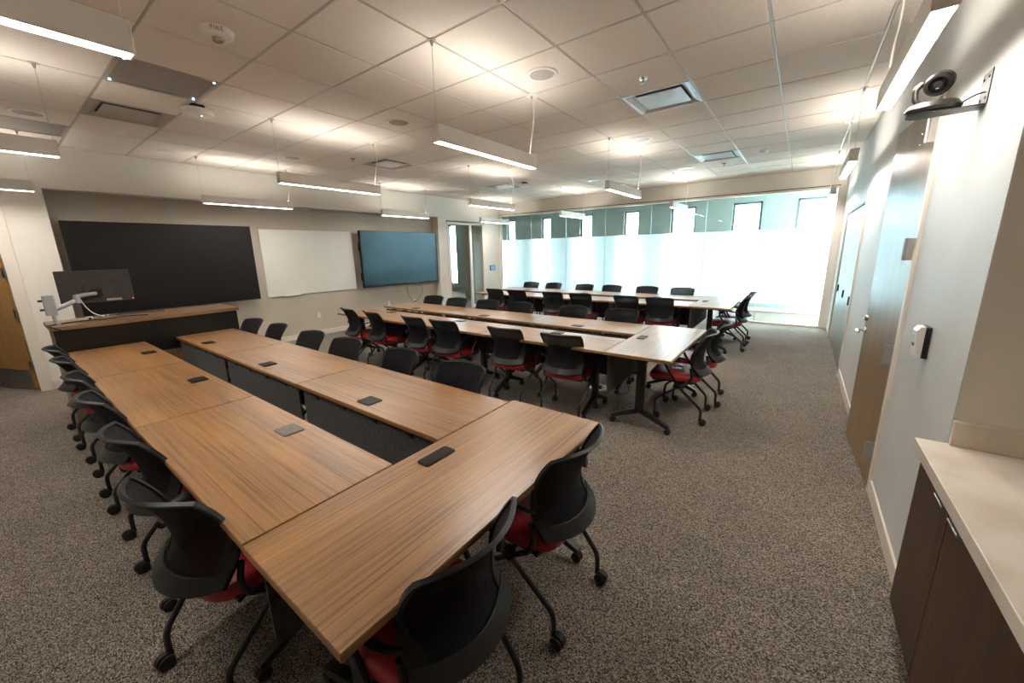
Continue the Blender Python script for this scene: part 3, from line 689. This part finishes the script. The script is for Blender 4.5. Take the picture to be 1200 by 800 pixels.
panel(-3, -1, 0, 'grey ceiling access panel with four glowing blue clip reflections', True)
panel(-7, -3, -1, 'plain grey return air panel at the left edge of ceiling', False)
def speaker(x, y, label):
    t = thing('ceiling_speaker', label, 'speaker', (x, y, ZC), 0, 'round ceiling speakers')
    obj('ring', B().lathe([(0.128, 0), (0.124, -0.008), (0.100, -0.010), (0.098, -0.002)], 28), 'white_plastic', t, True)
    obj('grille', B().lathe([(0.099, -0.001), (0.097, -0.006), (0.0005, -0.007)], 28), 'vent_grey', t)
for x, y, lb in ((-1.843, 2.951, 'white round ceiling speaker above the cross table of nearest block, largest of its kind'), (-1.843, 5.390, 'white round ceiling speaker beside pendant over the middle block, right half'),
                 (-1.843, 7.828, 'white round ceiling speaker above farthest block near the glass wall'), (-3.673, 2.951, 'white round ceiling speaker between two front pendants, centre of ceiling'),
                 (-6.111, 2.951, 'white round ceiling speaker near front wall above the whiteboard'), (-6.111, 5.390, 'white round ceiling speaker near front wall above the teal-reflecting screen'),
                 (-6.111, 0.513, 'white round ceiling speaker at the left edge next to grey return panel'), (-3.673, 7.828, 'small white round ceiling speaker far back, centre of ceiling')):
    speaker(x, y, lb)
def detector(x, y, r, label):
    t = thing('smoke_detector', label, 'detector', (x, y, ZC), 0, 'round smoke detectors')
    obj('base', B().lathe([(r, 0), (r, -0.012), (r*0.9, -0.016)], 22), 'white_plastic', t, True)
    obj('head', B().lathe([(r*0.82, -0.014), (r*0.75, -0.034), (r*0.4, -0.045), (0.001, -0.046)], 22), 'white_plastic', t, True)
detector(-6.17, 1.14, 0.068, 'small white square-looking detector beside the vent above lectern')
detector(-0.63, 7.25, 0.06, 'white round smoke detector near glass wall, right of the far vent')
detector(-3.11, 7.22, 0.06, 'white round smoke detector far back, beside centre pendant')
detector(-6.18, 7.19, 0.06, 'white round smoke detector far back near front wall')
def sprinkler(x, y, label):
    t = thing('sprinkler', label, 'sprinkler', (x, y, ZC), 0, 'ceiling sprinklers')
    obj('escutcheon', B().lathe([(0.038, 0), (0.034, -0.008), (0.02, -0.010)], 16), 'steel', t, True)
    obj('head', B().lathe([(0.009, -0.008), (0.007, -0.035), (0.018, -0.038), (0.018, -0.041)], 12), 'steel', t)
sprinkler(-1.23, 3.56, 'chrome sprinkler head just before the large right ceiling vent')
sprinkler(-5.56, 3.56, 'chrome sprinkler head before the vent near front wall')
sprinkler(-1.24, 7.86, 'chrome sprinkler head near the glass wall')
# fire strobe
fs = thing('fire_strobe', 'white round ceiling fire alarm strobe with red FIRE lettering', 'alarm', (-3.10, 1.135, ZC), 1.22)
obj('housing', B().lathe([(0.088, 0), (0.088, -0.012), (0.082, -0.034), (0.062, -0.046), (0.05, -0.047)], 28), 'white_plastic', fs, True)
obj('lens', B().lathe([(0.036, -0.045), (0.032, -0.062), (0.016, -0.070), (0.001, -0.071)], 20), 'steel', fs, True)
fc = bpy.data.curves.new('lettering', 'FONT'); fc.body = 'FIRE'; fc.size = 0.034; fc.align_x = 'CENTER'; fc.align_y = 'CENTER'; fc.extrude = 0.0006; fc.space_character = 1.15
fc.materials.append(MAT['red_text'])
ft = bpy.data.objects.new('lettering', fc); C.objects.link(ft); ft.parent = fs
tm = bpy.data.meshes.new_from_object(ft); bpy.data.objects.remove(ft)
if not tm.materials: tm.materials.append(MAT['red_text'])
ft = bpy.data.objects.new('lettering', tm); C.objects.link(ft); ft.parent = fs
ft.location = (0, -0.0865, -0.0235); ft.rotation_euler = (math.radians(104), 0, 0)
# wireless access point
ap = thing('wireless_access_point', 'white rounded access point hanging below the ceiling beside grey panel', 'access point', (-4.70, 1.45, ZC))
obj('body', B().lathe([(0.08, -0.090), (0.12, -0.084), (0.130, -0.066), (0.130, -0.050), (0.118, -0.036), (0.06, -0.030)], 26, sx=0.8, sy=1.0), 'white_plastic', ap, True)
obj('bracket', B().box(-0.045, 0.045, -0.05, 0.05, -0.03, 0.002, 0.004), 'dark_gap', ap)
obj('blue_dot', B().lathe([(0.007, -0.094), (0.007, -0.08)], 10, (0.02, 0.02, 0)), 'glow_blue', ap)
ap2 = thing('wireless_access_point', 'white rounded access point on far ceiling near the front wall', 'access point', (-4.85, 7.05, ZC))
obj('body', B().lathe([(0.08, -0.090), (0.12, -0.084), (0.130, -0.066), (0.130, -0.050), (0.118, -0.036), (0.06, -0.030)], 26, sx=0.8, sy=1.0), 'white_plastic', ap2, True)
obj('bracket', B().box(-0.045, 0.045, -0.05, 0.05, -0.03, 0.002, 0.004), 'dark_gap', ap2)

# ------------------------------------------------------------------ front wall equipment
def display(y0, y1, z0, z1, label, face='screen_black'):
    t = thing('display_screen', label, 'screen', (XR, (y0+y1)/2, z0)); w = (y1-y0)/2; h = z1-z0; X = -7.695-XR
    b = B(); b.box(X-0.07, X-0.002, -w, w, 0, h, 0.004); obj('housing', b, 'black_plastic', t)
    obj('panel', B().box(X-0.002, X, -w+0.008, w-0.008, 0.008, h-0.008), face, t)
    mb = B()
    for y in (-0.45, 0.45): mb.box(0.0, X-0.07, y-0.04, y+0.04, 0.2, h-0.2)
    obj('wall_mount', mb, 'black_metal', t)
    hb = B()
    for z in (0.25, h-0.35): hb.box(X-0.13, X-0.07, -w+0.01, -w+0.12, z-0.09, z+0.09, 0.01)
    obj('rear_housing', hb, 'black_plastic', t)
    return t
display(0.673, 2.835, 0.893, 2.139, 'large black wall screen behind the lectern')
display(4.912, 7.085, 0.893, 2.130, 'large wall screen reflecting teal daylight beside the whiteboard', 'screen_teal_reflection')
wbd = thing('whiteboard', 'white glass board on the wall between the two large screens', 'whiteboard', (XR+0.003, 3.93, 0.882))
obj('board', B().box(0.012, 0.022, -0.905, 0.905, 0, 1.228, 0.003), 'board_white', wbd)
obj('standoff', B().box(0, 0.012, -0.8, 0.8, 0.1, 1.1), 'aluminium', wbd)
obj('tray', B().box(0.02, 0.06, -0.62, -0.32, -0.012, 0.0, 0.003), 'white_plastic', wbd)
def outlet(x, y, z, label, plugs=0):
    t = thing('wall_outlet', label, 'outlet', (x, y, z))
    obj('plate', B().box(0, 0.006, -0.036, 0.036, -0.058, 0.058, 0.003), 'white_plastic', t)
    for s in (-1, 1): obj('socket', B().box(0.006, 0.0085, -0.018, 0.018, s*0.026-0.016, s*0.026+0.016, 0.002), 'white_plastic', t)
    return t
outlet(XR, 3.925, 0.415, 'white wall outlet below the whiteboard')
outlet(XR, 5.65, 0.455, 'white wall outlet below the left part of teal-reflecting screen')
outlet(XR, 6.43, 0.415, 'white wall outlet with two plugs below the teal-reflecting screen')
for k, (p0, c1, c2, p3) in enumerate((((XR+0.05, 6.56, 0.90), (XR+0.04, 6.78, 0.72), (XR+0.04, 6.66, 0.52), (XR+0.02, 6.46, 0.42)), ((XR+0.05, 6.19, 0.90), (XR+0.04, 6.16, 0.62), (XR+0.04, 6.28, 0.45), (XR+0.02, 6.41, 0.41)))):
    t = thing('power_cable', ('grey cable looping right from teal-reflecting screen down to outlet', 'thin grey cable hanging left below the teal-reflecting screen')[k], 'cable', p3)
    pts = [Vector(q)-Vector(p3) for q in bez(p0, c1, c2, p3, 16)]
    obj('cord', B().tube(pts, 0.005, 6), 'grey_cable', t, True); obj('plug', B().box(-0.014, 0.012, -0.014, 0.014, -0.02, 0.014, 0.004), 'black_plastic', t)
tp = thing('room_touch_panel', 'small blue room booking touch panel between glass door and glass wall', 'touch panel', (XF, 9.322, 1.133))
obj('bezel', B().box(0, 0.022, -0.125, 0.125, -0.078, 0.078, 0.004), 'black_plastic', tp); obj('screen', B().box(0.022, 0.0235, -0.105, 0.105, -0.06, 0.06), 'touch_screen', tp)
sw = thing('light_switch', 'white light switch plate beside the glass sliding door', 'switch', (XF, 7.30, 1.13))
obj('plate', B().box(0, 0.006, -0.036, 0.036, -0.058, 0.058, 0.003), 'white_plastic', sw); obj('rocker', B().box(0.006, 0.010, -0.016, 0.016, -0.034, 0.034, 0.002), 'white_plastic', sw)

# ------------------------------------------------------------------ lectern and what stands on it
LX0, LX1, LY0, LY1, LZ = -6.46, -5.805, 0.262, 1.862, 1.0
lc = thing('lectern_desk', 'wide walnut lectern with black front panel at the head of nearest table block', 'lectern', ((LX0+LX1)/2, (LY0+LY1)/2, 0))
hx, hy = (LX1-LX0)/2, (LY1-LY0)/2
obj('desktop', B().box(-hx, hx, -hy, hy, LZ-0.04, LZ, 0.003), 'lectern_wood', lc)
for s in (-1, 1): obj('side_panel', B().box(-hx+0.03, hx-0.055, s*(hy-0.035)-0.012, s*(hy-0.035)+0.012, 0.0, LZ-0.04, 0.002), 'lectern_side', lc)
obj('front_panel', B().box(hx-0.052, hx-0.030, -hy+0.02, hy-0.02, 0.60, LZ-0.04, 0.002), 'lectern_black', lc)
obj('lower_panel', B().box(hx-0.056, hx-0.036, -hy+0.03, hy-0.03, 0.02, 0.60, 0.002), 'lectern_side', lc)
obj('shelf', B().box(-hx+0.05, hx-0.06, -hy+0.048, hy-0.048, 0.30, 0.325), 'lectern_side', lc)
ma = thing('monitor_stand', 'silver articulated monitor stand clamped to the lectern edge', 'monitor stand', (-6.01, 0.325, LZ))
obj('pole', B().lathe([(0.035, 0), (0.035, 0.01), (0.016, 0.012), (0.016, 0.30)], 14), 'silver_paint', ma, True)
cl_ = obj('clamp', B().box(-0.03, 0.03, -0.05, 0.03, 0.10, 0.30, 0.006), 'silver_paint', ma)
for z in (0.16, 0.25): obj('knob', B().lathe([(0.010, -0.03), (0.010, 0)], 10, (0, -0.05, z), 'y'), 'black_plastic', cl_)
obj('lower_arm', B().tube([(0, 0.0, 0.15), (-0.02, 0.10, 0.19), (-0.03, 0.18, 0.235)], [0.026, 0.022, 0.020], 8), 'silver_paint', ma, True)
obj('elbow', B().lathe([(0.026, 0.20), (0.026, 0.285)], 14, (-0.03, 0.185, 0)), 'silver_paint', ma, True)
obj('upper_arm', B().tube([(-0.03, 0.185, 0.272), (-0.06, 0.31, 0.285), (-0.075, 0.335, 0.285)], [0.022, 0.018, 0.018], 8), 'silver_paint', ma, True)
obj('cable', B().tube(bez((-0.05, 0.21, 0.23), (-0.05, 0.24, 0.12), (-0.08, 0.28, 0.05), (-0.12, 0.36, 0.03), 12), 0.006, 6), 'white_cable', ma, True)
mo = thing('monitor', 'black computer monitor seen from behind on the lectern arm', 'monitor', (-6.13, 0.675, 1.185), D(-3))
obj('back_shell', B().box(-0.03, 0.0, -0.275, 0.285, 0.0, 0.345, 0.006), 'monitor_grey', mo)
obj('screen', B().box(-0.034, -0.03, -0.268, 0.278, 0.008, 0.338), 'screen_black', mo)
obj('rear_bulge', B().box(0.0, 0.022, -0.10, 0.20, 0.03, 0.20, 0.006), 'monitor_grey', mo)
mt = obj('mount_plate', B().box(0.022, 0.034, -0.06, 0.04, 0.05, 0.15, 0.003), 'black_metal', mo)
for y in (-0.05, 0.03):
    for z in (0.06, 0.14): obj('screw', B().lathe([(0.005, 0.034), (0.005, 0.038)], 8, (0, y, z), 'x'), 'steel', mt)
obj('connector_strip', B().box(0.0, 0.024, 0.06, 0.18, 0.012, 0.035), 'vent_grey', mo)
obj('power_light', B().lathe([(0.006, 0.0), (0.006, 0.004)], 8, (0, 0.272, 0.02), 'x'), 'led_red', mo)
kb = thing('keyboard', 'flat dark grey keyboard lying on the lectern top', 'keyboard', (-6.35, 1.02, LZ), D(-4))
obj('body', B().box(-0.065, 0.065, -0.21, 0.21, 0.0, 0.02, 0.004), 'kick_plate', kb)
for r0 in range(4):
    obj('key_row', B().box(-0.052+r0*0.027, -0.03+r0*0.027, -0.2, 0.2, 0.02, 0.026, 0.002), 'frame_plastic', kb)
ms = thing('computer_mouse', 'small grey mouse on the lectern near the monitor cable', 'mouse', (-6.28, 0.70, LZ), D(20))
obj('shell', B().lathe([(0.03, 0), (0.031, 0.012), (0.022, 0.028), (0.001, 0.034)], 18, sx=1.0, sy=1.7), 'kick_plate', ms, True)
obj('wheel', B().lathe([(0.006, -0.004), (0.006, 0.004)], 10, (0, 0.03, 0.027), 'x'), 'black_plastic', ms)
cbk = thing('cable', 'black cable lying across the lectern top and over its edge', 'cable', (-6.1, 0.5, LZ))
obj('cord', B().tube(fillet([(0.30, -0.16, -0.04), (0.315, -0.23, 0.01), (0.20, -0.245, 0.012), (0.09, -0.16, 0.007), (0.02, 0.0, 0.007), (0.06, 0.2, 0.007), (-0.02, 0.3, 0.007), (0.08, 0.52, 0.007)], 0.05), 0.006, 6), 'black_plastic', cbk, True)
pw = thing('power_strip', 'small white power cube on the lectern top', 'power strip', (-6.20, 0.58, LZ))
obj('body', B().box(-0.02, 0.02, -0.025, 0.025, 0, 0.03, 0.004), 'white_plastic', pw); obj('plug', B().box(0.02, 0.035, -0.012, 0.012, 0.004, 0.024, 0.003), 'black_plastic', pw)

# ------------------------------------------------------------------ right side: counter, camera, holder
CX = 0.476
cabs = [(2.095, 1.710), (1.706, 0.90), (0.896, 0.10), (0.096, -0.7)]
for k, (ya, yb) in enumerate(((2.095, 0.90), (0.895, -0.70))):
    cb_ = thing('base_cabinet', ('dark walnut base cabinet under the far end of pale counter', 'dark walnut base cabinet under the near end of pale counter')[k], 'cabinet', (CX, ya, 0))
    L_ = ya-yb
    obj('body', B().box(0.022, 1.238-CX, -L_, 0, 0.12, 0.818), 'cabinet_wood', cb_)
    obj('toe_kick', B().box(0.075, 1.2-CX, -L_, 0, 0, 0.12), 'dark_gap', cb_)
    for q in range(2):
        dm = obj('door', B().box(0, 0.021, -0.39-q*(L_-0.39) if q else -0.388, -0.391 if q else 0, 0.12, 0.812, 0.0015), 'cabinet_wood', cb_)
        hy_ = -0.425 if q else -0.27
        hy_ = (-0.31, -0.47)[q]
        obj('handle', B().box(-0.012, 0.003, hy_-0.048, hy_+0.048, 0.782, 0.790, 0.001), 'aluminium', dm)
ct = thing('countertop', 'pale quartz countertop with low backsplash at the right edge', 'countertop', (0.455, YA, 0))
obj('slab', B().box(0, 1.238-0.455, -2.84, -0.002, 0.820, 0.867, 0.002), 'quartz', ct)
sp_ = B(); sp_.box(XW-0.455+0.001, 1.238-0.455, -0.022, -0.002, 0.867, 0.967, 0.002); sp_.box(1.218-0.455, 1.238-0.455, -2.84, -0.022, 0.867, 0.967, 0.002); obj('backsplash', sp_, 'quartz', ct)
hd = thing('wall_holder', 'small white plastic holder with dark back on the right wall beside door', 'holder', (XW, 2.69, 1.165), 0)
obj('back_plate', B().box(-0.022, 0, -0.042, 0.042, -0.078, 0.078, 0.003), 'camera_brown', hd)
hb_ = obj('shell', B().prism([(-0.022, -0.075), (-0.045, -0.07), (-0.052, 0.055), (-0.04, 0.075), (-0.022, 0.078)], -0.04, 0.04, 'y'), 'white_plastic', hd)
obj('window', B().box(-0.0535, -0.04, -0.02, 0.02, 0.0, 0.045, 0.002), 'clear_glass', hd)
obj('button', B().box(-0.055, -0.045, -0.015, 0.015, -0.02, -0.005, 0.002), 'jamb_dark', hd)
# conference camera on a bracket
br_ = thing('camera_bracket', 'dark metal bracket screwed high on the right wall', 'bracket', (XW, 2.635, 2.20))
obj('plate', B().box(-0.004, 0, -0.055, 0.055, 0.0, 0.135, 0.001), 'camera_brown', br_)
bs = B(); pts = [(-0.004, -0.05), (-0.004, 0.05), (-0.12, 0.06)] + [(-0.165-0.07*math.cos(a), 0.07*math.sin(a)) for a in [PI/2-0.3-i*(PI-0.6)/10 for i in range(11)]] + [(-0.12, -0.06)]
bs.prism(pts, 0.0, 0.004, 'z'); obj('shelf', bs, 'camera_brown', br_)
for y, z in ((-0.03, 0.11), (0.03, 0.11), (-0.03, 0.03), (0.03, 0.03)): obj('screw', B().lathe([(0.006, -0.007), (0.006, -0.003)], 8, (0, y, z), 'x'), 'dark_gap', br_)
pc = thing('conference_camera', 'dark conference camera with round lens head on the wall bracket', 'camera', (XW-0.15, 2.635, 2.204))
obj('base', B().lathe([(0.055, 0), (0.078, 0.006), (0.082, 0.02), (0.068, 0.042), (0.03, 0.050)], 26, sx=1.12, sy=0.9), 'camera_brown', pc, True)
obj('yoke', B().tube(fillet([(-0.02, 0.0, 0.046), (-0.062, 0.0, 0.056), (-0.066, 0.0, 0.112), (-0.045, 0.0, 0.130)], 0.025), 0.011, 10), 'camera_brown', pc, True)
hd_ = B(); hd_.lathe([(0.036, -0.030), (0.047, -0.024), (0.047, 0.022), (0.040, 0.030), (0.02, 0.032)], 26); 
ax = Vector((-0.25, -0.88, -0.38)).normalized(); Mh = Matrix.Translation((0.006, 0, 0.122)) @ Vector((0, 0, 1)).rotation_difference(ax).to_matrix().to_4x4()
hh = obj('head', hd_, 'camera_brown', pc, True); hh.matrix_local = Mh
obj('lens', B().lathe([(0.030, 0.030), (0.030, 0.034), (0.016, 0.0335), (0.013, 0.031), (0.001, 0.031)], 24), 'lens_glass', hh, True)
obj('cord', B().tube(bez((0.06, -0.01, 0.016), (0.09, -0.02, 0.02), (0.11, -0.02, 0.05), (0.146, -0.015, 0.05), 8), 0.003, 6), 'black_plastic', pc, True)

# ------------------------------------------------------------------ small things on floor and seat
fbx = thing('floor_box', 'round steel floor outlet cover under the middle table block', 'floor box', (-1.79, 4.16, 0))
obj('cover', B().lathe([(0.125, 0), (0.12, 0.006), (0.03, 0.007)], 26), 'steel', fbx, True); obj('plug', B().box(-0.02, 0.02, -0.015, 0.015, 0.006, 0.03, 0.004), 'black_plastic', fbx)
fcb = thing('floor_cable', 'thin black cable looping from the round floor outlet', 'cable', (-1.79, 4.16, 0))
obj('cord', B().tube(bez((0.02, 0.0, 0.02), (0.35, -0.1, 0.02), (0.5, -0.25, 0.02), (0.42, -0.3, 0.30), 14) + bez((0.42, -0.3, 0.30), (0.40, -0.31, 0.5), (0.42, -0.34, 0.6), (0.5, -0.36, 0.69), 8)[1:], 0.003, 6), 'black_plastic', fcb, True)
sc_ = thing('plastic_scrap', 'small pale crumpled scrap lying on a red seat of middle block', 'scrap', (-0.86, 3.90, 0.470), D(20))
bb = B(); random.seed(3)
bb.shell(lambda u, v: (u*0.055, v*0.035, 0.010+0.008*math.sin(7*u+3*v)*math.cos(5*v-2*u)), -1, 1, -1, 1, 6, 5, (-0.001, 0.001)); obj('sheet', bb, 'white_plastic', sc_)
obj('fold', B().tube([(-0.04, -0.01, 0.020), (0.0, 0.012, 0.024), (0.045, 0.0, 0.021)], 0.006, 6), 'black_plastic', sc_, True)
